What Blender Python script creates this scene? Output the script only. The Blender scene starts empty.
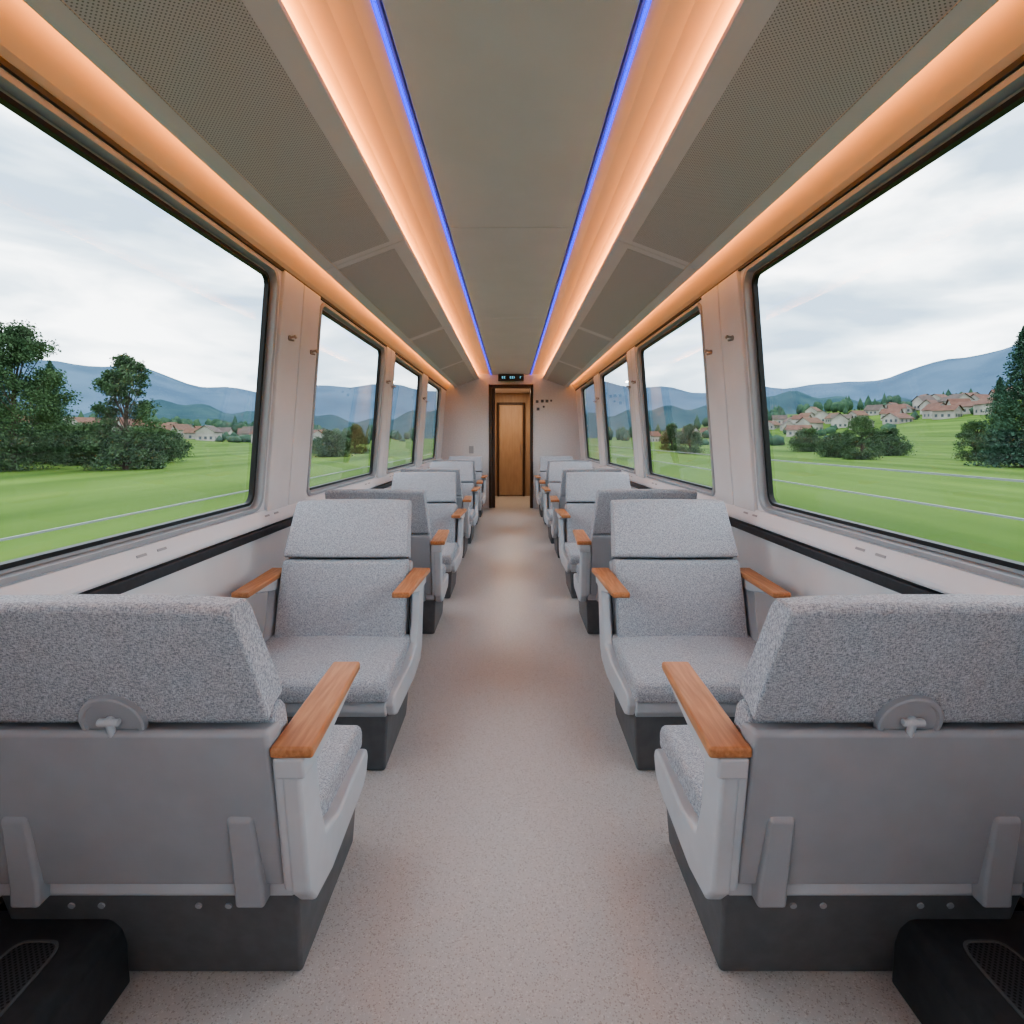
import bpy, bmesh, math, random
from mathutils import Vector, Matrix, noise
random.seed(4)
S=bpy.context.scene
COL=S.collection
try:
    S.view_settings.view_transform='AgX'; S.view_settings.look='AgX - Medium High Contrast'; S.view_settings.exposure=.12
except Exception as ex: print(ex)

# ---------------------------------------------------------------- materials
def new_mat(name):
    m=bpy.data.materials.new(name); m.use_nodes=True
    nt=m.node_tree; return m,nt,nt.nodes['Principled BSDF']
def rgb(r,g,b):
    def f(c):
        c/=255.; return c/12.92 if c<=.04045 else ((c+.055)/1.055)**2.4
    return (f(r),f(g),f(b),1)
def mat(name,c1,rough=.5,c2=None,scale=50,metal=0,bump=0,stretch=(1,1,1),detail=4,lo=.35,hi=.65,spec=.5,bscale=None):
    m,nt,b=new_mat(name)
    b.inputs['Base Color'].default_value=c1
    b.inputs['Roughness'].default_value=rough
    b.inputs['Metallic'].default_value=metal
    b.inputs['Specular IOR Level'].default_value=spec
    if c2 or bump:
        tc=nt.nodes.new('ShaderNodeTexCoord'); mp=nt.nodes.new('ShaderNodeMapping')
        mp.inputs['Scale'].default_value=stretch
        nt.links.new(tc.outputs['Object'],mp.inputs['Vector'])
        n=nt.nodes.new('ShaderNodeTexNoise'); n.inputs['Scale'].default_value=scale; n.inputs['Detail'].default_value=detail
        nt.links.new(mp.outputs[0],n.inputs['Vector'])
        if c2:
            r=nt.nodes.new('ShaderNodeValToRGB')
            r.color_ramp.elements[0].position=lo; r.color_ramp.elements[1].position=hi
            r.color_ramp.elements[0].color=c1; r.color_ramp.elements[1].color=c2
            nt.links.new(n.outputs['Fac'],r.inputs[0]); nt.links.new(r.outputs[0],b.inputs['Base Color'])
        if bump:
            bp=nt.nodes.new('ShaderNodeBump'); bp.inputs['Strength'].default_value=bump; bp.inputs['Distance'].default_value=.002
            nt.links.new(n.outputs['Fac'],bp.inputs['Height']); nt.links.new(bp.outputs[0],b.inputs['Normal'])
    return m
def emis(name,c,s):
    m,nt,b=new_mat(name)
    b.inputs['Base Color'].default_value=(0.02,.02,.02,1)
    b.inputs['Emission Color'].default_value=c; b.inputs['Emission Strength'].default_value=s
    return m

def fabric():
    m,nt,b=new_mat('grey_melange_fabric')
    tc=nt.nodes.new('ShaderNodeTexCoord')
    def N(scale,st,det):
        mp=nt.nodes.new('ShaderNodeMapping'); mp.inputs['Scale'].default_value=st
        nt.links.new(tc.outputs['Object'],mp.inputs['Vector'])
        n=nt.nodes.new('ShaderNodeTexNoise'); n.inputs['Scale'].default_value=scale; n.inputs['Detail'].default_value=det
        nt.links.new(mp.outputs[0],n.inputs['Vector']); return n
    n1=N(320,(.4,1,1.6),2); n2=N(320,(1.8,.6,.4),2)
    ad=nt.nodes.new('ShaderNodeMath'); ad.operation='ADD'
    nt.links.new(n1.outputs['Fac'],ad.inputs[0]); nt.links.new(n2.outputs['Fac'],ad.inputs[1])
    hf=nt.nodes.new('ShaderNodeMath'); hf.operation='MULTIPLY'; hf.inputs[1].default_value=.5; nt.links.new(ad.outputs[0],hf.inputs[0])
    r=nt.nodes.new('ShaderNodeValToRGB'); e=r.color_ramp.elements
    e[0].position=.38; e[0].color=rgb(124,128,135); e[1].position=.62; e[1].color=rgb(200,204,210)
    nt.links.new(hf.outputs[0],r.inputs[0]); nt.links.new(r.outputs[0],b.inputs['Base Color'])
    bp=nt.nodes.new('ShaderNodeBump'); bp.inputs['Strength'].default_value=.35; bp.inputs['Distance'].default_value=.001
    nt.links.new(hf.outputs[0],bp.inputs['Height']); nt.links.new(bp.outputs[0],b.inputs['Normal'])
    b.inputs['Roughness'].default_value=.95; b.inputs['Specular IOR Level'].default_value=.1
    b.inputs['Sheen Weight'].default_value=.1
    return m
M_fab=fabric()
M_shell=mat('seat_shell_plastic',rgb(156,159,164),.5,rgb(162,165,170),8)
M_side=mat('seat_side_plastic',rgb(184,188,193),.45,rgb(190,194,199),8)
M_base=mat('seat_base_plastic',rgb(94,96,99),.5,rgb(102,104,107),20)
M_wood=mat('oak_wood',rgb(172,114,74),.4,rgb(198,140,98),6,stretch=(14,1,14),detail=6)
M_dark=mat('black_plastic',rgb(52,54,57),.4,rgb(60,62,65),30)
M_rub=mat('black_gasket',rgb(20,21,22),.5)
M_wall=mat('wall_laminate',rgb(218,218,219),.5,rgb(224,224,225),3)
M_sill=mat('sill_laminate',rgb(226,228,231),.4,rgb(230,232,235),3)
M_frame=mat('window_frame_grey',rgb(166,169,172),.4)
M_ceil=mat('ceiling_panel',rgb(208,205,209),.55,rgb(212,209,213),3)
M_ceil2=mat('ceiling_side_panel',rgb(206,203,207),.6,rgb(210,207,211),3)
M_cove=mat('cove_paint',rgb(222,200,174),.7)
M_seam=mat('seam_dark',rgb(70,69,68),.7)
M_chrome=mat('hook_metal',rgb(175,165,155),.3,metal=.8)
M_blue=emis('blue_led',(0.0,.015,1,1),2.6)
M_brown=mat('dark_walnut',rgb(74,60,50),.4,rgb(88,72,60),5,stretch=(10,10,1))
M_door=mat('vestibule_wood',rgb(166,142,120),.45,rgb(176,152,128),3,stretch=(6,6,1))
M_endw=mat('end_wall_fabric',rgb(206,206,206),.8,rgb(216,216,216),40)

def floor_mat():
    m,nt,b=new_mat('speckled_floor')
    tc=nt.nodes.new('ShaderNodeTexCoord')
    v=nt.nodes.new('ShaderNodeTexVoronoi'); v.inputs['Scale'].default_value=270
    nt.links.new(tc.outputs['Object'],v.inputs['Vector'])
    sep=nt.nodes.new('ShaderNodeSeparateColor'); nt.links.new(v.outputs['Color'],sep.inputs[0])
    r=nt.nodes.new('ShaderNodeValToRGB'); r.color_ramp.interpolation='CONSTANT'
    e=r.color_ramp.elements; e[0].position=0;e[0].color=rgb(164,163,161);e[1].position=.07;e[1].color=rgb(193,193,192)
    x=e.new(.88);x.color=rgb(206,206,205)
    x=e.new(.95);x.color=rgb(172,168,163)
    nt.links.new(sep.outputs[0],r.inputs[0])
    n=nt.nodes.new('ShaderNodeTexNoise'); n.inputs['Scale'].default_value=500
    nt.links.new(tc.outputs['Object'],n.inputs['Vector'])
    mx=nt.nodes.new('ShaderNodeMix'); mx.data_type='RGBA'; mx.blend_type='OVERLAY'; mx.inputs[0].default_value=.2
    nt.links.new(r.outputs[0],mx.inputs[6]); nt.links.new(n.outputs['Fac'],mx.inputs[7])
    nt.links.new(mx.outputs[2],b.inputs['Base Color'])
    b.inputs['Roughness'].default_value=.35
    return m
M_floor=floor_mat()
def perf_mat(name,c1,c2,pitch,rad,rough=.6):
    m,nt,b=new_mat(name)
    tc=nt.nodes.new('ShaderNodeTexCoord'); sp=nt.nodes.new('ShaderNodeSeparateXYZ')
    nt.links.new(tc.outputs['Object'],sp.inputs[0])
    def mth(op,a,bv=None):
        n=nt.nodes.new('ShaderNodeMath'); n.operation=op
        for i,q in enumerate([a,bv]):
            if q is None: continue
            if isinstance(q,(int,float)): n.inputs[i].default_value=q
            else: nt.links.new(q,n.inputs[i])
        return n.outputs[0]
    xs=mth('DIVIDE',sp.outputs[0],pitch); ys=mth('DIVIDE',sp.outputs[1],pitch)
    a=mth('ADD',xs,ys); c=mth('SUBTRACT',xs,ys)
    fa=mth('SUBTRACT',mth('FRACT',a),.5); fc=mth('SUBTRACT',mth('FRACT',c),.5)
    d=mth('SQRT',mth('ADD',mth('MULTIPLY',fa,fa),mth('MULTIPLY',fc,fc)))
    k=mth('LESS_THAN',d,rad)
    mx=nt.nodes.new('ShaderNodeMix'); mx.data_type='RGBA'
    nt.links.new(k,mx.inputs[0]); mx.inputs[6].default_value=c1; mx.inputs[7].default_value=c2
    nt.links.new(mx.outputs[2],b.inputs['Base Color']); b.inputs['Roughness'].default_value=rough
    return m
M_perf=perf_mat('perforated_panel',rgb(190,187,190),rgb(126,124,125),.015,.25)
M_vent=perf_mat('vent_grille',rgb(72,73,76),rgb(6,6,6),.014,.33,.4)
def glass_mat():
    m=bpy.data.materials.new('window_glass'); m.use_nodes=True; nt=m.node_tree; nt.nodes.clear()
    o=nt.nodes.new('ShaderNodeOutputMaterial'); t=nt.nodes.new('ShaderNodeBsdfTransparent'); g=nt.nodes.new('ShaderNodeBsdfGlossy')
    t.inputs[0].default_value=(.96,.985,.98,1); g.inputs['Roughness'].default_value=.02
    g.inputs[0].default_value=(.85,.85,.85,1)
    f=nt.nodes.new('ShaderNodeFresnel'); f.inputs[0].default_value=1.4
    mx=nt.nodes.new('ShaderNodeMixShader')
    nt.links.new(f.outputs[0],mx.inputs[0]); nt.links.new(t.outputs[0],mx.inputs[1]); nt.links.new(g.outputs[0],mx.inputs[2]); nt.links.new(mx.outputs[0],o.inputs[0])
    return m
M_glass=glass_mat()

# ---------------------------------------------------------------- mesh helpers
def mesh_obj(name,verts,faces,mats,mi=None,parent=None,smooth=False,bevel=0,seg=3,loc=None,deform=None):
    me=bpy.data.meshes.new(name); me.from_pydata(verts,[],faces); me.update()
    for m in (mats if isinstance(mats,list) else [mats]): me.materials.append(m)
    if mi:
        for p,i in zip(me.polygons,mi): p.material_index=i
    bm=bmesh.new(); bm.from_mesh(me)
    bmesh.ops.remove_doubles(bm,verts=bm.verts,dist=1e-6)
    if bevel:
        bmesh.ops.recalc_face_normals(bm,faces=bm.faces)
        es=[e for e in bm.edges if len(e.link_faces)==2 and e.calc_face_angle(0)>math.radians(28)]
        bmesh.ops.bevel(bm,geom=es,offset=bevel,segments=seg,affect='EDGES',profile=.5,clamp_overlap=True)
    if deform:
        for vv in bm.verts: vv.co=Vector(deform(vv.co))
    bm.to_mesh(me); bm.free()
    if smooth or bevel:
        for p in me.polygons: p.use_smooth=True
    ob=bpy.data.objects.new(name,me); COL.objects.link(ob)
    if bevel:
        w=ob.modifiers.new('wn','WEIGHTED_NORMAL'); w.keep_sharp=False
    if parent: ob.parent=parent
    if loc: ob.location=loc
    return ob
class Acc:
    def __init__(s): s.v=[];s.f=[];s.m=[]
    def add(s,v,f,mi=0):
        o=len(s.v); s.v+= [tuple(p) for p in v]; s.f+=[tuple(i+o for i in q) for q in f]; s.m+=[mi]*len(f)
    def box(s,x0,x1,y0,y1,z0,z1,mi=0):
        v=[(x,y,z) for z in(z0,z1) for y in(y0,y1) for x in(x0,x1)]
        s.add(v,[(0,2,3,1),(4,5,7,6),(0,1,5,4),(1,3,7,5),(3,2,6,7),(2,0,4,6)],mi)
    def cyl(s,p,axis,r,h,n=16,mi=0,r2=None):
        q=Vector(axis).normalized().to_track_quat('Z','Y'); p=Vector(p); r2=r if r2 is None else r2
        v=[p+q@Vector((rr*math.cos(2*math.pi*i/n),rr*math.sin(2*math.pi*i/n),zz)) for zz,rr in((0,r),(h,r2)) for i in range(n)]
        f=[(i,(i+1)%n,n+(i+1)%n,n+i) for i in range(n)]+[tuple(range(n))[::-1],tuple(range(n,2*n))]
        s.add(v,f,mi)
    def prism(s,prof,x0,x1,mi=0):
        n=len(prof)
        v=[(x0,y,z) for y,z in prof]+[(x1,y,z) for y,z in prof]
        f=[(i,(i+1)%n,n+(i+1)%n,n+i) for i in range(n)]+[tuple(range(n))[::-1],tuple(range(n,2*n))]
        s.add(v,f,mi)
    def prism_n(s,prof,x0,x1,k=8):
        n=len(prof); v=[]
        for j in range(k+1):
            x=x0+(x1-x0)*j/k; v+=[(x,y,z) for y,z in prof]
        f=[(j*n+i,j*n+(i+1)%n,(j+1)*n+(i+1)%n,(j+1)*n+i) for j in range(k) for i in range(n)]
        f+=[tuple(range(n))[::-1],tuple(range(k*n,(k+1)*n))]
        s.add(v,f)
    def obj(s,name,mats,**k): return mesh_obj(name,s.v,s.f,mats,mi=s.m,**k) if not k.get('bevel') else s._b(name,mats,**k)
    def _b(s,name,mats,**k): return mesh_obj(name,s.v,s.f,mats,**k)
def empty(name,loc=(0,0,0),rz=0):
    e=bpy.data.objects.new(name,None); COL.objects.link(e); e.location=loc; e.rotation_euler=(0,0,rz); e.empty_display_size=.2; return e

# ---------------------------------------------------------------- dims
HC=1.5; YB=-3.0; YE=12.0
def Xw(z): return 1.5 if z<=1.05 else 1.5-(z-1.05)*.074
WIN=[(-2.1,.2),(1.0,3.30),(4.14,6.12),(6.74,8.7),(9.4,11.1)]
CELL=[YB,.6,3.72,6.43,9.05,YE]
ZB,ZT=1.11,2.46

a=Acc(); a.box(-1.6,1.6,YB,YE+2.6,-.06,0); a.obj('floor',[M_floor])

def rr(y0,y1,z0,z1,r,n=8):
    pts=[]
    for cy,cz,a0 in((y1-r,z1-r,0),(y0+r,z1-r,90),(y0+r,z0+r,180),(y1-r,z0+r,270)):
        for i in range(n+1):
            t=math.radians(a0+90*i/n); pts.append((cy+r*math.cos(t),cz+r*math.sin(t)))
    return pts
def rect_loop(y0,y1,z0,z1,n=8):
    pts=[]
    for c in((y1,z1),(y0,z1),(y0,z0),(y1,z0)): pts+=[c]*(n+1)
    return pts
def P(s,y,z,d): return (s*(Xw(z)+d),y,z)
def strips(acc,s,loops,mis):
    for (la,da),(lb,db),mi in zip(loops,loops[1:],mis):
        n=len(la); v=[P(s,y,z,da) for y,z in la]+[P(s,y,z,db) for y,z in lb]
        f=[]
        for i in range(n):
            j=(i+1)%n
            f.append((i,j,n+j,n+i))
        acc.add(v,f,mi)
for s,side in((-1,'left'),(1,'right')):
    W=Acc()
    W.add([(s*1.5,YB,0),(s*1.5,YE,0),(s*1.5,YE,1.05),(s*1.5,YB,1.05)],[(0,1,2,3)])
    W.box(min(s*1.62,s*1.66),max(s*1.62,s*1.66),YB,YE,-.06,1.0)
    for i,(w0,w1) in enumerate(WIN):
        c0,c1=CELL[i],CELL[i+1]
        strips(W,s,[(rect_loop(c0,c1,1.05,2.53),0),(rr(w0-.06,w1+.06,ZB-.045,ZT+.045,.09),0)],[0])
    W.obj('wall_'+side,[M_wall])
    for i,(w0,w1) in enumerate(WIN):
        A=Acc()
        L=[(rr(w0-.06,w1+.06,ZB-.045,ZT+.045,.09),0),(rr(w0-.055,w1+.055,ZB-.04,ZT+.04,.09),-.012),(rr(w0-.028,w1+.028,ZB-.022,ZT+.022,.075),-.012),
           (rr(w0-.024,w1+.024,ZB-.018,ZT+.018,.07),.03),(rr(w0-.008,w1+.008,ZB-.006,ZT+.006,.065),.035),(rr(w0-.006,w1+.006,ZB-.004,ZT+.004,.065),.022),(rr(w0+.012,w1-.012,ZB+.012,ZT-.012,.055),.024),(rr(w0+.014,w1-.014,ZB+.014,ZT-.014,.055),.05)]
        strips(A,s,L,[0,0,0,0,1,1,1])
        g=rr(w0,w1,ZB,ZT,.05); fc=tuple(range(len(g)))
        A.add([P(s,y,z,.046) for y,z in g],[fc if s<0 else fc[::-1]],2)
        A.obj('window_%d'%(i+1+(5 if s>0 else 0)),[M_frame,M_rub,M_glass])
    T=Acc()
    def lean(acc,y0,y1,z0,z1,d0,d1,mi=0):
        v=[P(s,y,z,d) for z in(z0,z1) for y in(y0,y1) for d in(d0,d1)]
        acc.add(v,[(0,2,3,1),(4,5,7,6),(0,1,5,4),(1,3,7,5),(3,2,6,7),(2,0,4,6)],mi)
    for i in range(len(WIN)-1):
        p0,p1=WIN[i][1]+.1,WIN[i+1][0]-.1; m=(p0+p1)/2
        lean(T,p0,m-.006,1.05,2.52,-.022,.01); lean(T,m+.006,p1,1.05,2.52,-.022,.01)
    T.obj('trim_pillar_'+side,[M_wall],bevel=.008,seg=2)
    T=Acc()
    for i in range(len(WIN)-1):
        m=(WIN[i][1]+WIN[i+1][0])/2
        lean(T,m-.006,m+.006,1.06,2.51,-.004,.01)
    lean(T,YB,YE,2.512,2.530,-.014,.012)
    T.obj('trim_seam_'+side,[M_seam])
    pr=[(1.505,.975),(1.462,.975),(1.456,.985),(1.458,1.0),(1.486,1.062),(1.505,1.068)]
    T=Acc(); n=len(pr)
    T.add([(s*x,y,z) for y in(YB,YE) for x,z in pr],[(i,(i+1)%n,n+(i+1)%n,n+i) for i in range(n)]+[tuple(range(n)),tuple(range(n,2*n))[::-1]],0)
    T.obj('trim_sill_'+side,[M_sill])
    T=Acc(); y=1.05
    while y<11.6:
        for k in range(2):
            yy=y+k*.13
            def q(t,o):
                x=1.458+(1.486-1.458)*t; z=1.0+.062*t; return (s*(x-.0022*o),z+.001*o)
            v=[]
            for o in(-1,1):
                for t in(.42,.58):
                    for dy in(0,.06):
                        x,z=q(t,o); v.append((x,yy+dy,z))
            T.add(v,[(0,1,3,2),(4,6,7,5),(0,4,5,1),(2,3,7,6),(0,2,6,4),(1,5,7,3)],0)
        y+=1.15
    T.obj('trim_sill_slots_'+side,[M_frame])
    T=Acc(); T.box(min(s*1.465,s*1.502),max(s*1.465,s*1.502),YB,YE,.912,.962)
    T.obj('trim_rail_'+side,[M_dark],bevel=.008,seg=3)
    T=Acc(); T.box(min(s*1.47,s*1.502),max(s*1.47,s*1.502),YB,YE,0,.16)
    T.obj('baseboard_'+side,[M_dark],bevel=.006,seg=2)
    for i in range(len(WIN)-1):
        p0,p1=WIN[i][1],WIN[i+1][0]
        for yy,zz in((p0+.27*(p1-p0),2.13),(p0+.73*(p1-p0),2.10)):
            H=Acc(); x=s*(Xw(zz)-.0225)
            H.cyl((x,yy,zz),(-s,0,0),.017,.008,16); H.cyl((x,yy,zz),(-s,0,.25),.008,.035,12)
            H.cyl((x-s*.034,yy,zz+.003),(-s,0,.6),.012,.012,12)
            H.cyl((x-s*.008,yy,zz-.012),(-s,0,-.2),.006,.024,12)
            H.obj('coat_hook',[M_chrome],smooth=False)

# ---------------------------------------------------------------- ceiling
def sweep(name,prof,y0,y1,m,s=1):
    A=Acc(); n=len(prof)
    v=[(s*x,y,z) for y in(y0,y1) for x,z in prof]
    f=[(i,i+1,n+i+1,n+i) for i in range(n-1)]
    A.add(v,f); return A.obj(name,[m],smooth=False)
C=Acc()
seams=[-1.8,.9,3.6,6.3,9.0]
edges=[YB]+seams+[YE]
for y0,y1 in zip(edges,edges[1:]):
    C.box(-.40,.40,y0+.003,y1-.003,2.852,2.90)
C.obj('ceiling',[M_ceil],bevel=.003,seg=1)
A=Acc(); A.box(-1.75,1.75,YB-.1,YE+2.7,2.99,3.04)
A.obj('ceiling_light_blocker',[M_seam])  # unseen slab added above the ceiling to stop sky light leaking in
def zp(x): return 2.775-(x-.68)/(1.20-.68)*.195
for s,side in((-1,'left'),(1,'right')):
    sweep('ceiling_cove_'+side,[(.37,2.905),(.408,2.905),(.412,2.865),(.44,2.865),(.50,2.873),(.58,2.876),(.66,2.868),(.72,2.85),(.76,2.82),(.775,2.785),(.778,2.74)],YB,YE,M_cove,s=s)
    sweep('ceiling_band_'+side,[(1.385,2.528),(1.36,2.55),(1.325,2.60),(1.285,2.66),(1.26,2.69),(1.20,2.71),(1.14,2.70),(1.13,2.60)],YB,YE,M_cove,s=s)
    A=Acc()
    for y0,y1 in zip(edges,edges[1:]):
        pr=[(.68,2.775),(.68,2.797),(.69,2.797),(.70,2.788),(1.195,2.602),(1.205,2.60),(1.205,2.58),(1.20,2.578)]
        n=len(pr)
        A.add([(s*x,y,z) for y in(y0+.003,y1-.003) for x,z in pr],[(i,(i+1)%n,n+(i+1)%n,n+i) for i in range(n)]+[tuple(range(n)),tuple(range(n,2*n))[::-1]])
    A.obj('ceiling_panel_'+side,[M_ceil2])
    A=Acc()
    for y0,y1 in zip(edges,edges[1:]):
        xa,xb=.765,1.135
        v=[(s*x,y,zp(x)-d) for d in(-.004,.003) for y in(y0+.07,y1-.07) for x in(xa,xb)]
        A.add(v,[(0,2,3,1),(4,5,7,6),(0,1,5,4),(1,3,7,5),(3,2,6,7),(2,0,4,6)])
    A.obj('ceiling_perforated_'+side,[M_perf])
    A=Acc(); A.box(min(s*.422,s*.434),max(s*.422,s*.434),YB+.01,YE-.01,2.850,2.8645)
    A.obj('blue_led_strip' ,[M_blue])
def strip_light(name,x,z,tx,tz,w,power,color,y0=YB+.02,y1=YE-.02):
    L=bpy.data.lights.new(name,'AREA'); L.shape='RECTANGLE'; L.size=w; L.size_y=y1-y0; L.energy=power; L.color=color
    o=bpy.data.objects.new(name,L); COL.objects.link(o)
    d=Vector((tx-x,0,tz-z)).normalized(); zz=-d; yy=Vector((0,1,0)); xx=yy.cross(zz)
    m=Matrix((xx,yy,zz)).transposed().to_4x4(); m.translation=Vector((x,(y0+y1)/2,z)); o.matrix_world=m
    return o
for s in(-1,1):
    strip_light('cove_led_strip',s*.722,2.820,s*.702,2.86,.02,40,(1,.38,.10))
    strip_light('window_band_led_strip',s*1.235,2.645,s*1.285,2.66,.015,17,(1,.38,.10))

# ---------------------------------------------------------------- end walls and vestibule
A=Acc()
A.box(-1.6,-.46,YE,YE+.08,0,2.99); A.box(.46,1.6,YE,YE+.08,0,2.99); A.box(-.46,.46,YE,YE+.08,2.62,2.99)
A.obj('wall_front',[M_endw])
A=Acc(); A.box(-1.6,1.6,YB-.08,YB,0,2.99); A.obj('wall_back',[M_endw])
A=Acc()
A.box(-.47,-.41,YE-.02,YE+.14,0,2.64); A.box(.41,.47,YE-.02,YE+.14,0,2.64); A.box(-.47,.47,YE-.02,YE+.14,2.57,2.64)
A.box(-.41,-.34,YE+.05,YE+.09,0,2.57)
A.obj('trim_door_portal',[M_brown],bevel=.008,seg=2)
A=Acc()
A.box(-.62,-.56,YE+.1,YE+2.5,0,2.7); A.box(.56,.62,YE+.1,YE+2.5,0,2.7); A.box(-.62,.62,YE+2.5,YE+2.56,0,2.7)
A.obj('wall_vestibule',[M_door])
A=Acc(); A.box(-.62,.62,YE+.1,YE+2.56,2.66,2.72); A.obj('ceiling_vestibule',[M_ceil])
D=empty('door_1',(0,YE+2.44,0))
A=Acc(); A.box(-.30,.30,0,.04,.02,2.35); A.obj('leaf',[M_door],bevel=.006,seg=2,parent=D)
A=Acc(); A.box(-.35,-.31,-.03,.05,0,2.41); A.box(.31,.35,-.03,.05,0,2.41); A.box(-.35,.35,-.03,.05,2.36,2.41)
A.obj('frame',[M_brown],bevel=.006,seg=2,parent=D)
A=Acc(); A.cyl((.24,-.04,1.05),(0,0,1),.01,.3,10); A.box(.232,.248,-.04,0,1.08,1.1); A.box(.232,.248,-.04,0,1.3,1.32); A.obj('handle',[M_chrome],parent=D)
L=bpy.data.lights.new('vestibule_downlight','AREA'); L.shape='DISK'; L.size=.3; L.energy=26; L.color=(1,.76,.54)
o=bpy.data.objects.new('vestibule_downlight',L); COL.objects.link(o); o.location=(0,YE+1.3,2.64)
D=empty('information_display',(0,YE-.19,2.775))
A=Acc(); A.box(-.27,.27,-.03,.12,-.07,.07); A.box(-.05,.05,.1,.188,-.03,.03); A.obj('housing',[M_dark],bevel=.012,seg=2,parent=D)
A=Acc(); A.box(-.24,.24,-.034,-.03,-.05,.05); A.obj('screen',[M_rub],parent=D)
A=Acc(); x=-.19
while x<.19:
    if random.random()<.8:
        A.box(x,x+.012,-.037,-.034,-.022,.022)
        if random.random()<.6: A.box(x,x+.028,-.037,-.034,.012,.022)
        if random.random()<.6: A.box(x,x+.028,-.037,-.034,-.022,-.012)
    x+=.042
A.obj('characters',[emis('display_cyan',(.2,.6,.8,1),1.2)],parent=D)
D=empty('door_control_panel',(.72,YE-.001,2.2))
A=Acc()
for px,pz,r in((-.16,.08,.028),(-.05,.09,.03),(.05,.09,.03),(.14,.1,.02),(-.14,-.08,.03),(-.02,-.03,.02)):
    A.box(px-r,px+r,-.012,0,pz-r,pz+r)
A.obj('buttons',[M_base],bevel=.005,seg=2,parent=D)
D=empty('wall_outlet_panel',(-.85,YE-.001,1.25))
A=Acc(); A.box(-.05,.05,-.01,0,-.08,.08); A.obj('plate',[M_frame],bevel=.004,seg=2,parent=D)

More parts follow.
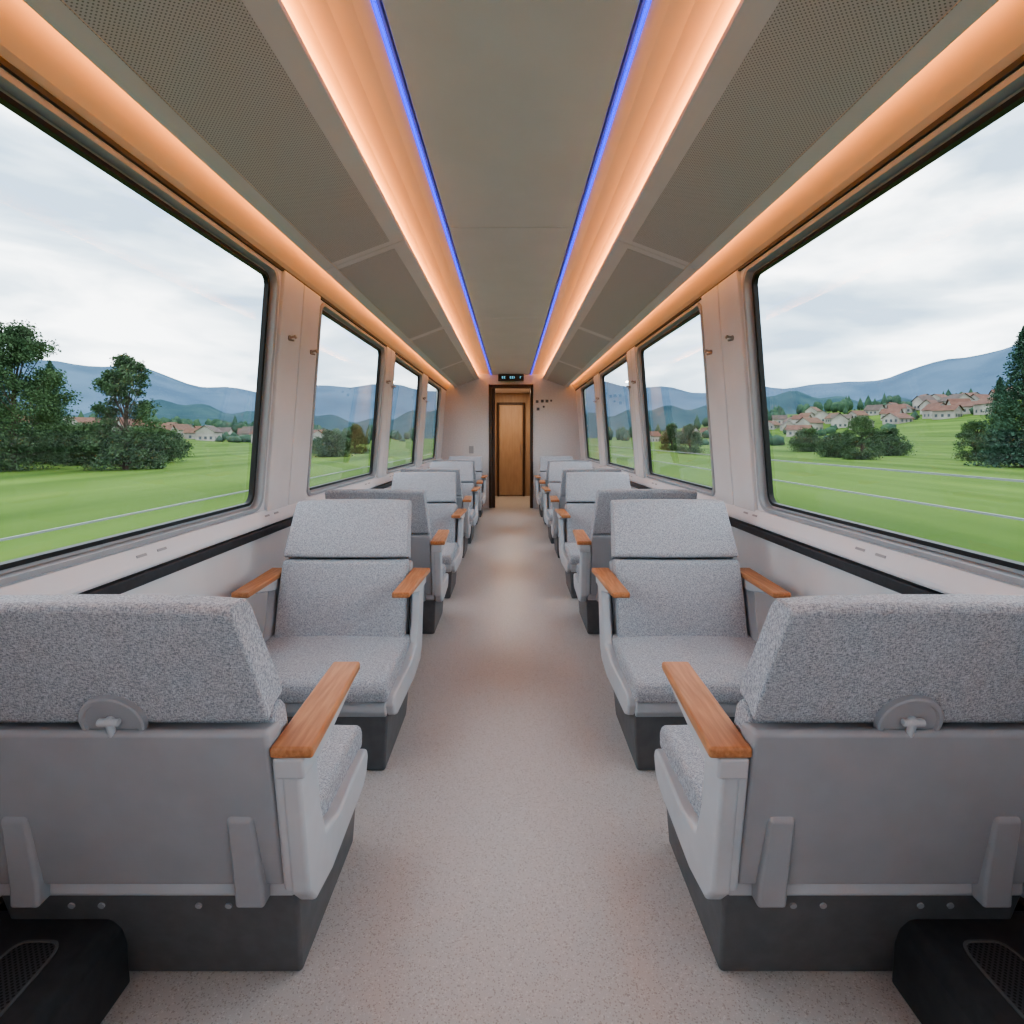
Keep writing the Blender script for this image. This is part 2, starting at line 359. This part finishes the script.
# ---------------------------------------------------------------- seats
def yrear(z):
    P_=[(.33,.262),(.5,.225),(.80,.150),(1.15,0.0)]
    if z<=P_[0][0]: return P_[0][1]
    for (z0,y0),(z1,y1) in zip(P_,P_[1:]):
        if z<=z1: return y0+(y1-y0)*(z-z0)/(z1-z0)
    return P_[-1][1]
def build_seat_parts():
    R=[]
    def d_head(c):
        k=1-.06*max(0,(c.z-.80)/.34); u=c.x/.376
        z=c.z-(.008*u**4 if c.z>1.05 else 0)
        y=c.y+(.010*(1-u*u) if c.y>yrear(c.z)+.06 else -.004*(1-u*u))
        return (c.x*k,y,z)
    A=Acc(); A.prism_n([(.157,.800),(.085,.97),(.012,1.120),(.024,1.135),(.085,1.135),(.110,1.115),(.185,.97),(.250,.852),(.246,.832),(.20,.826)],-.370,.370)
    R.append(A.obj('headrest',[M_fab],bevel=.020,seg=5,deform=d_head))
    def d_back(c):
        u=c.x/.37; return (c.x,c.y+(.012*(1-u*u) if c.y>.24 and c.z>.45 else 0),c.z)
    A=Acc(); A.prism_n([(.185,.80),(.20,.815),(.246,.818),(.268,.795),(.330,.62),(.372,.44),(.372,.37),(.25,.37),(.22,.6)],-.368,.368)
    R.append(A.obj('back_cushion',[M_fab],bevel=.020,seg=5,deform=d_back))
    A=Acc(); A.prism([(.142,.792),(.126,.787),(.175,.60),(.212,.45),(.242,.33),(.30,.33),(.27,.5),(.21,.78)],-.378,.378)
    R.append(A.obj('rear_shell',[M_shell],bevel=.012,seg=3))
    def d_cush(c):
        u=c.x/.40; w=max(0,(.95-c.y))/.6
        return (c.x,c.y+(.008*(1-u*u) if c.y>.85 else 0),c.z+(.012*(1-u*u)*min(1,w+.2) if c.z>.40 else 0))
    A=Acc(); A.prism_n([(.30,.32),(.30,.428),(.45,.424),(.70,.430),(.84,.430),(.895,.418),(.915,.385),(.910,.325)],-.402,.402)
    R.append(A.obj('seat_cushion',[M_fab],bevel=.024,seg=5,deform=d_cush))
    A=Acc(); A.prism([(.26,.33),(.26,.29),(.34,.235),(.86,.235),(.895,.28),(.898,.33)],-.392,.392)
    R.append(A.obj('seat_pan',[M_side],bevel=.008,seg=2))
    A=Acc()
    v=[]
    for z,xx,ya,yb in((0,.38,.350,.86),(.30,.40,.265,.875)):
        v+=[(-xx,ya,z),(xx,ya,z),(xx,yb,z),(-xx,yb,z)]
    A.add(v,[(0,3,2,1),(4,5,6,7),(0,1,5,4),(1,2,6,5),(2,3,7,6),(3,0,4,7)])
    R.append(A.obj('pedestal',[M_base],bevel=.012,seg=3))
    A=Acc()
    def ybase(z): return .350-(.085/.30)*z
    for x in(.13,.21,-.13,-.21):
        A.cyl((x,ybase(.25),.25),(0,-1,-.28),.009,.004,14)
    R.append(A.obj('screws',[M_shell]))
    for s in(-1,1):
        k_=(1 if s<0 else 2)
        def d_side(c,s=s):
            t=max(0,min(1,(c.y-.25)/.65)); return (c.x-s*.022*t,c.y,c.z)
        x0,x1=sorted((s*.400,s*.450))
        A=Acc(); A.prism([(.140,.715),(.265,.715),(.285,.62),(.310,.50),(.36,.395),(.50,.355),(.84,.348),(.875,.34),(.89,.31),(.865,.255),(.81,.232),(.42,.237),(.27,.27),(.215,.33)],x0,x1)
        R.append(A.obj('side_panel_%d'%k_,[M_side],bevel=.012,seg=3,deform=d_side))
        A=Acc(); x0,x1=sorted((s*.380,s*.446)); A.prism([(.143,.715),(.21,.715),(.26,.52),(.30,.33),(.22,.33)],x0,x1)
        R.append(A.obj('arm_post_%d'%k_,[M_side],bevel=.012,seg=3))
        A=Acc(); x0,x1=sorted((s*.385,s*.462)); A.prism([(.135,.722),(.56,.722),(.52,.705),(.32,.665),(.145,.665)],x0,x1)
        R.append(A.obj('arm_carrier_%d'%k_,[M_side],bevel=.008,seg=2))
        A=Acc()
        def ax(y,o):
            t=(y-.14)/.6; c=s*(.432-.022*t); return c+o*(.053-.008*t)
        v=[(ax(y,o),y,z) for z in(.722,.750) for y in(.135,.30,.50,.665) for o in(-1,1)]
        f=[]
        for k in range(3):
            a_=2*k; f+=[(a_,a_+1,a_+3,a_+2),(8+a_,8+a_+2,8+a_+3,8+a_+1),(a_,a_+2,8+a_+2,8+a_),(a_+1,8+a_+1,8+a_+3,a_+3)]
        f+=[(0,8,9,1),(6,7,15,14)]
        A.add(v,f)
        R.append(A.obj('armrest_%d'%k_,[M_wood],bevel=.008,seg=3))
        A=Acc(); v=[]
        for z,dx,dp in((.285,.038,.028),(.34,.038,.030),(.54,.034,.022),(.56,.030,.0)):
            xc=s*(.283+ (.56-z)*.03)
            yy=yrear(z)-.012
            v+=[(xc-dx,yy-dp,z),(xc+dx,yy-dp,z),(xc+dx,yy+.03,z),(xc-dx,yy+.03,z)]
        f=[(0,3,2,1),(12,13,14,15)]
        for k in range(3):
            b_=4*k
            for i in range(4): f.append((b_+i,b_+(i+1)%4,b_+4+(i+1)%4,b_+4+i))
        A.add(v,f)
        R.append(A.obj('rear_bracket_%d'%k_,[M_shell],bevel=.010,seg=3))
    # recessed grip: flush ring with a dished centre and a small folding hook
    nrm=Vector((0,-1,-.38)).normalized(); up=Vector((0,-.38,1)).normalized(); xx=Vector((1,0,0))
    c=Vector((0,.136,.812)); A=Acc(); n=48
    rings=[(.078,-.012),(.078,.004),(.074,.007),(.066,.007),(.063,.001),(.0,-.0)]
    v=[]
    for r_,h_ in rings[:-1]:
        for i in range(n):
            t=2*math.pi*i/n; v.append(c+xx*(r_*math.cos(t))+up*(r_*math.sin(t))+nrm*h_)
    v.append(c+nrm*.001)
    f=[(k*n+i,k*n+(i+1)%n,(k+1)*n+(i+1)%n,(k+1)*n+i) for k in range(4) for i in range(n)]+[(4*n+i,4*n+(i+1)%n,5*n) for i in range(n)]
    A.add(v,f)
    R.append(A.obj('hook_disc',[M_shell],smooth=False))
    A=Acc()
    p=c+nrm*.010
    A.cyl(p-up*.040,up,.009,.048,14)
    A.cyl(p+up*.010-xx*.026,xx,.009,.052,14)
    A.cyl(c+up*.01,nrm,.012,.016,14)
    R.append(A.obj('bag_hook',[M_side],bevel=.003,seg=2))
    return R
protos=build_seat_parts()
first=True
def place_seat(x,y,rz,sx=1):
    global first
    e=empty('passenger_seat',(x,y,0),rz); e.scale=(sx,1,1)
    for p in protos:
        if first: o=p
        else:
            o=bpy.data.objects.new(p.name.split('.')[0],p.data); COL.objects.link(o)
            for md in p.modifiers:
                w=o.modifiers.new(md.name,md.type)
        o.parent=e
    first=False
for i in range(4):
    for s in(-1,1):
        place_seat(s*.965,1.22+2.71*i,0)
        place_seat(s*.926,3.38+2.71*i if i<3 else 3.38+2.71*3-.06,math.pi,.945)

for s in(-1,1):
    D=empty('heater_unit',(s*1.262,1.05,0))
    A=Acc()
    pr=[(-.215,0),(-.205,.165),(-.185,.195),(-.17,.2),(.20,.2),(.20,0)]
    n=len(pr)
    A.add([(s*x,y,z) for y in(-.42,.495) for x,z in pr],[(i,(i+1)%n,n+(i+1)%n,n+i) for i in range(n)]+[tuple(range(n)),tuple(range(n,2*n))[::-1]])
    A.obj('housing',[M_dark],bevel=.008,seg=3,parent=D)
    A=Acc()
    g=[];cx0=-s*.05;cy0=.27
    for i in range(32):
        t=2*math.pi*i/32; cx=math.copysign(abs(math.cos(t))**.45,math.cos(t))*.06; cy=math.copysign(abs(math.sin(t))**.45,math.sin(t))*.12
        g.append((cx+cx0,cy+cy0))
    A.add([(x,y,.2025) for x,y in g]+[(x,y,.196) for x,y in g],[tuple(range(32))]+[(i,(i+1)%32,32+(i+1)%32,32+i) for i in range(32)])
    A.obj('grille',[M_vent],parent=D)
    A=Acc()
    gi=[(cx0+(x-cx0)*1.02,cy0+(y-cy0)*1.01) for x,y in g]; go=[(cx0+(x-cx0)*1.12,cy0+(y-cy0)*1.06) for x,y in g]
    A.add([(x,y,.2045) for x,y in gi]+[(x,y,.2045) for x,y in go]+[(x,y,.199) for x,y in go]+[(x,y,.199) for x,y in gi],
        [(32*k+i,32*k+(i+1)%32,32*((k+1)%4)+(i+1)%32,32*((k+1)%4)+i) for k in range(4) for i in range(32)])
    A.obj('grille_rim',[M_base],parent=D)

# ---------------------------------------------------------------- exterior
def sstep(a,b,x):
    t=max(0,min(1,(x-a)/(b-a))); return t*t*(3-2*t)
def hgt(x,y):
    r=abs(x)
    h=-1.2+sstep(75,300,r)*(9 if x<0 else 25)+ sstep(300,900,r)*30+sstep(250,1000,y)*6
    return h+noise.noise(Vector((x*.010,y*.010,1.3)))*1.3*sstep(50,160,r)
M_grass=mat('meadow_grass',rgb(60,82,38),.95,rgb(98,120,58),.20,stretch=(1,.10,1),detail=8,spec=.03,lo=.3,hi=.7)
xs=[-1500,-1100,-850,-650,-500,-400,-330]+[-300+12*i for i in range(0,51)]+[330,400,500,650,850,1100,1500]
ys=[-300,-200,-120]+[-80+12*i for i in range(0,45)]+[480,530,600,700,850,1050,1300,1700]
v=[(x,y,hgt(x,y)) for y in ys for x in xs]; nx=len(xs)
f=[(j*nx+i,j*nx+i+1,(j+1)*nx+i+1,(j+1)*nx+i) for j in range(len(ys)-1) for i in range(nx-1)]
mesh_obj('meadow_ground',v,f,M_grass,smooth=True)
def mountains(name,r0,r1,fn,m,a0,a1,n=160,k=12,amp=14):
    v=[];f=[]
    for j in range(k+1):
        t=j/k; r=r0+(r1-r0)*t
        for i in range(n+1):
            a=math.radians(a0+(a1-a0)*i/n)
            x=math.sin(a)*r; y=math.cos(a)*r
            h=fn(math.degrees(a))*math.sin(t*math.pi/2)**1.1+noise.fractal(Vector((x*.004,y*.004,7)),1,2,5)*amp*t
            v.append((x,y,h+(-4 if j==0 else 2)))
    for j in range(k):
        for i in range(n): 
            q=j*(n+1)+i; f.append((q,q+1,q+n+2,q+n+1))
    mesh_obj(name,v,f,m,smooth=True)
M_m1=mat('hazy_mountain',rgb(78,97,116),1,rgb(92,111,130),.012,spec=0,detail=8)  # distance haze is painted in as bluish base colours
M_m2=mat('forested_hill',rgb(54,73,82),1,rgb(68,88,94),.03,spec=0,detail=8)  # forest green shifted to blue, haze put into the colour
def f1(a):
    b=132+14*math.sin(a*.13+1)+10*math.sin(a*.31)+5*math.sin(a*.9)
    if a>0: b+=40*sstep(25,44,a)-4
    return b
def f2(a): return 30+6*math.sin(a*.22+2)+4*math.sin(a*.55)+3*math.sin(a*1.7)+(10 if a>0 else 0)
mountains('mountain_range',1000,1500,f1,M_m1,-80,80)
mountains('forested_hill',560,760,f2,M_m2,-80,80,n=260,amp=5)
V=Acc()
def house(x,y,w,d,h,rh,ang,rm):
    z=hgt(x,y)-.5; c,s_=math.cos(ang),math.sin(ang)
    def T(p): return (x+p[0]*c-p[1]*s_,y+p[0]*s_+p[1]*c,z+p[2])
    w/=2;d/=2
    V.add([T(p) for p in[(-w,-d,0),(w,-d,0),(w,d,0),(-w,d,0),(-w,-d,h),(w,-d,h),(w,d,h),(-w,d,h),(0,-d,h+rh),(0,d,h+rh)]],[(0,1,5,8,4),(2,3,7,9,6),(1,2,6,5),(3,0,4,7)],0)
    o=.6
    V.add([T(p) for p in[(-w-o,-d-o,h-.4),(0,-d-o,h+rh+.1),(0,d+o,h+rh+.1),(-w-o,d+o,h-.4),(w+o,-d-o,h-.4),(w+o,d+o,h-.4)]],[(0,1,2,3),(1,4,5,2)],rm)
    for k in range(3):
        for fl in range(int(h//2.6)):
            for sx in(-1,1):
                yy=-d+ (k+.6)*2*d/3.4; zz=1+fl*2.6
                V.add([T(p) for p in[(sx*(w+.03),yy,zz),(sx*(w+.03),yy+1,zz),(sx*(w+.03),yy+1,zz+1.2),(sx*(w+.03),yy,zz+1.2)]],[(0,1,2,3)],3)
            xx=-w+(k+.6)*2*w/3.4; zz=1+fl*2.6
            V.add([T(p) for p in[(xx,-d-.03,zz),(xx+1,-d-.03,zz),(xx+1,-d-.03,zz+1.2),(xx,-d-.03,zz+1.2)]],[(0,1,2,3)],3)
hs=[]
for s in(-1,1):
    k=0
    while k<(200 if s>0 else 190):
        k+=1
        r=random.uniform(.20,1.0); D_=random.uniform(220,390); x=s*r*D_
        if abs(x)<85 or noise.noise(Vector((x*.012,D_*.012,9)))<-.22: continue
        if any((x-a_)**2+(D_-b_)**2<110 for a_,b_ in hs): continue
        hs.append((x,D_))
        house(x,D_,random.uniform(5.5,8),random.uniform(6.5,10.5),random.uniform(2.8,5.4),random.uniform(1.8,2.8),random.uniform(-1.5,1.5),random.choice([1,1,2]))
V.obj('village_houses',[mat('house_plaster',rgb(136,130,124),.9,rgb(160,155,148),.2),mat('roof_tile_red',rgb(92,62,52),.9,rgb(106,74,62),.5),mat('roof_tile_brown',rgb(76,64,60),.9,rgb(90,75,70),.5),mat('house_window',rgb(60,66,74),.4)])
M_leaf=mat('tree_foliage',rgb(58,76,56),.95,rgb(86,104,76),.9,detail=4,spec=.03)
M_leaf2=mat('conifer_foliage',rgb(50,70,60),.95,rgb(74,94,78),.9,detail=4,spec=.03)
M_bark=mat('tree_bark',rgb(60,50,42),.95,rgb(80,66,54),3)
def leafquad(A,p,sz,mi):
    d=Vector((random.gauss(0,1),random.gauss(0,1),random.gauss(0,1))).normalized(); u=d.orthogonal().normalized(); w=d.cross(u)
    A.add([p+u*sz,p+w*sz*.7,p-u*sz,p-w*sz*.7],[(0,1,2,3)],mi)
def tomesh(A,name,m):
    me=bpy.data.meshes.new(name); me.from_pydata(A.v,[],A.f); me.materials.append(m); me.materials.append(M_bark)
    for p,i in zip(me.polygons,A.m): p.material_index=i
    return me
def deciduous_mesh(H,Rr,seed,n=9000):
    random.seed(seed); A=Acc()
    A.cyl((0,0,-.6),(0,0,1),.28,H*.55,10,mi=1,r2=.14)
    cl=[]
    for i in range(110):
        t=random.uniform(0.0,1); a=random.uniform(0,6.28)
        env=math.sin(math.pi*(.34+.60*t))**.8
        rr_=Rr*env*math.sqrt(random.uniform(.0,.75))
        c=Vector((rr_*math.cos(a),rr_*math.sin(a),H*(.02+t*.92)))
        cl.append((c,random.uniform(.18,.32)*Rr*(1.1-.45*t)))
        if i%2:
            o=Vector((0,0,c.z*.6)); A.cyl(o,c-o,.05,(c-o).length,5,mi=1,r2=.02)
    for i in range(n):
        c,r=random.choice(cl); d=Vector((random.gauss(0,1),random.gauss(0,1),random.gauss(0,1))).normalized()*r*random.uniform(.3,1.25); d.z*=.75
        leafquad(A,c+d,random.uniform(.05,.13),0)
    return tomesh(A,'tree',M_leaf)
def conifer_mesh(H,Rr,seed,n=9000):
    random.seed(seed); A=Acc(); A.cyl((0,0,-.6),(0,0,1),.3,H+.3,10,mi=1,r2=.03)
    for i in range(n):
        t=random.random()**1.4; tier=(1-t)**.75*(.8+.2*((t*14)%1<.55)); a=random.uniform(0,6.28); lob=.75+.25*math.sin(a*7+t*40)
        rr_=Rr*tier*lob*random.uniform(.3,1.05)
        leafquad(A,Vector((rr_*math.cos(a),rr_*math.sin(a),.7+t*(H-.7)-rr_*.22)),random.uniform(.06,.14)*(1.2-.5*t),0)
    return tomesh(A,'conifer',M_leaf2)
T1=deciduous_mesh(10.2,3.1,1,24000); T2=deciduous_mesh(6.5,3.2,2,13000); T3=conifer_mesh(12.5,4.2,3,20000); T4=deciduous_mesh(3.8,3.2,5,12000); T5=deciduous_mesh(13.2,4.8,8,38000)
def tree(me,px,D_,sc=1,name='deciduous_tree'):
    x=(px-511)/560*D_; o=bpy.data.objects.new(name,me); COL.objects.link(o); o.location=(x,D_,hgt(x,D_)); o.rotation_euler=(0,0,px*.7); o.scale=(sc,sc,sc)
for px,D_,me,sc in((126,48,T1,1.0),(154,62,T4,1.0),(70,60,T4,1.1),(168,80,T4,1),(95,57,T4,1.1),(862,70,T2,.85),(838,78,T4,.9),(888,86,T4,1.1),(808,110,T4,1.2),
    (975,66,T2,.75),(355,95,T2,.8),(330,80,T4,1),(690,95,T2,.8),(672,120,T2,.9),(14,47,T5,1.0)):
    tree(me,px,D_,sc,'deciduous_tree' if me is not T4 else 'hedge_bush')
for px,D_,sc in((-8,60,1.15),(-90,46,1.0),(50,66,.95),(1024,52,1.05),(1090,48,1.0),(1000,78,.9)):
    tree(T3,px,D_,sc,'conifer_tree')
random.seed(11); A=Acc(); cnt=0
while cnt<560:
    s=random.choice((-1,1)); D_=random.uniform(170,540); r=random.uniform(.15,1.05); x=s*r*D_; cnt+=1
    if abs(x)<70: continue
    y=D_
    if D_<390:
        if any((x-a_)**2+(y-b_)**2<45 for a_,b_ in hs): continue
        if D_<225 and random.random()<.8: continue
    z=hgt(x,y); H=random.uniform(2.5,5) if D_<390 else random.uniform(7,12); R=random.uniform(1.3,2.6)*(1 if D_<390 else 1.6); con=random.random()<.4
    bm=bmesh.new(); bmesh.ops.create_icosphere(bm,subdivisions=2,radius=1)
    vs=[]
    for vv in bm.verts:
        c=vv.co; k=1+.45*noise.noise(c*2.3+Vector((cnt,0,0)))
        if con: w=(1-(c.z+1)/2)*1.25+.05; q=Vector((c.x*R*w*k,c.y*R*w*k,(c.z+1)/2*H*1.25))
        else: q=Vector((c.x*R*1.2*k,c.y*R*1.2*k,(c.z*k+1)/2*H))
        vs.append((x+q.x,y+q.y,z+q.z-.5))
    A.add(vs,[tuple(vv.index for vv in ff.verts) for ff in bm.faces],0); bm.free()
A.obj('distant_tree_line',[mat('distant_foliage',rgb(52,70,62),1,rgb(72,92,74),.25,spec=0)],smooth=True)
M_st=mat('galvanised_steel',rgb(150,154,156),.5,metal=.3)
for s in(-1,1):
    A=Acc()
    for z in((.99,1.23) if s>0 else (.86,)):
        A.box(s*3.2-.007,s*3.2+.007,-30,140,z-.007,z+.007)
    y=-26
    while y<140:
        A.box(s*3.2-.03,s*3.2+.03,y-.03,y+.03,-1.5,1.26 if s>0 else .9); y+=28
    A.obj('trackside_fence',[M_st])

# ---------------------------------------------------------------- world
w=bpy.data.worlds.new('World'); S.world=w; w.use_nodes=True; nt=w.node_tree; bg=nt.nodes['Background']
tc=nt.nodes.new('ShaderNodeTexCoord'); mp=nt.nodes.new('ShaderNodeMapping'); mp.inputs['Scale'].default_value=(1,1,3.4); mp.inputs['Location'].default_value=(.4,.2,.3)
n=nt.nodes.new('ShaderNodeTexNoise'); n.inputs['Scale'].default_value=3.2; n.inputs['Detail'].default_value=9; n.inputs['Roughness'].default_value=.52; n.inputs['Distortion'].default_value=.3
r=nt.nodes.new('ShaderNodeValToRGB'); e=r.color_ramp.elements
e[0].position=.36; e[0].color=(.24,.32,.41,1); e[1].position=.62; e[1].color=(.96,.98,1.0,1)
x=e.new(.48); x.color=(.45,.53,.60,1)
nt.links.new(tc.outputs['Generated'],mp.inputs[0]); nt.links.new(mp.outputs[0],n.inputs[0]); nt.links.new(n.outputs['Fac'],r.inputs[0]); nt.links.new(r.outputs[0],bg.inputs[0])
bg.inputs[1].default_value=4.4

# ---------------------------------------------------------------- camera
cd=bpy.data.cameras.new('camera'); cam=bpy.data.objects.new('camera',cd); COL.objects.link(cam)
cam.location=(0,0,HC); cam.rotation_euler=(math.pi/2,0,0)
cd.sensor_width=36; cd.lens=560/1024*36; cd.shift_y=-74/1024; cd.shift_x=.001; cd.clip_start=.05; cd.clip_end=5000
S.camera=cam
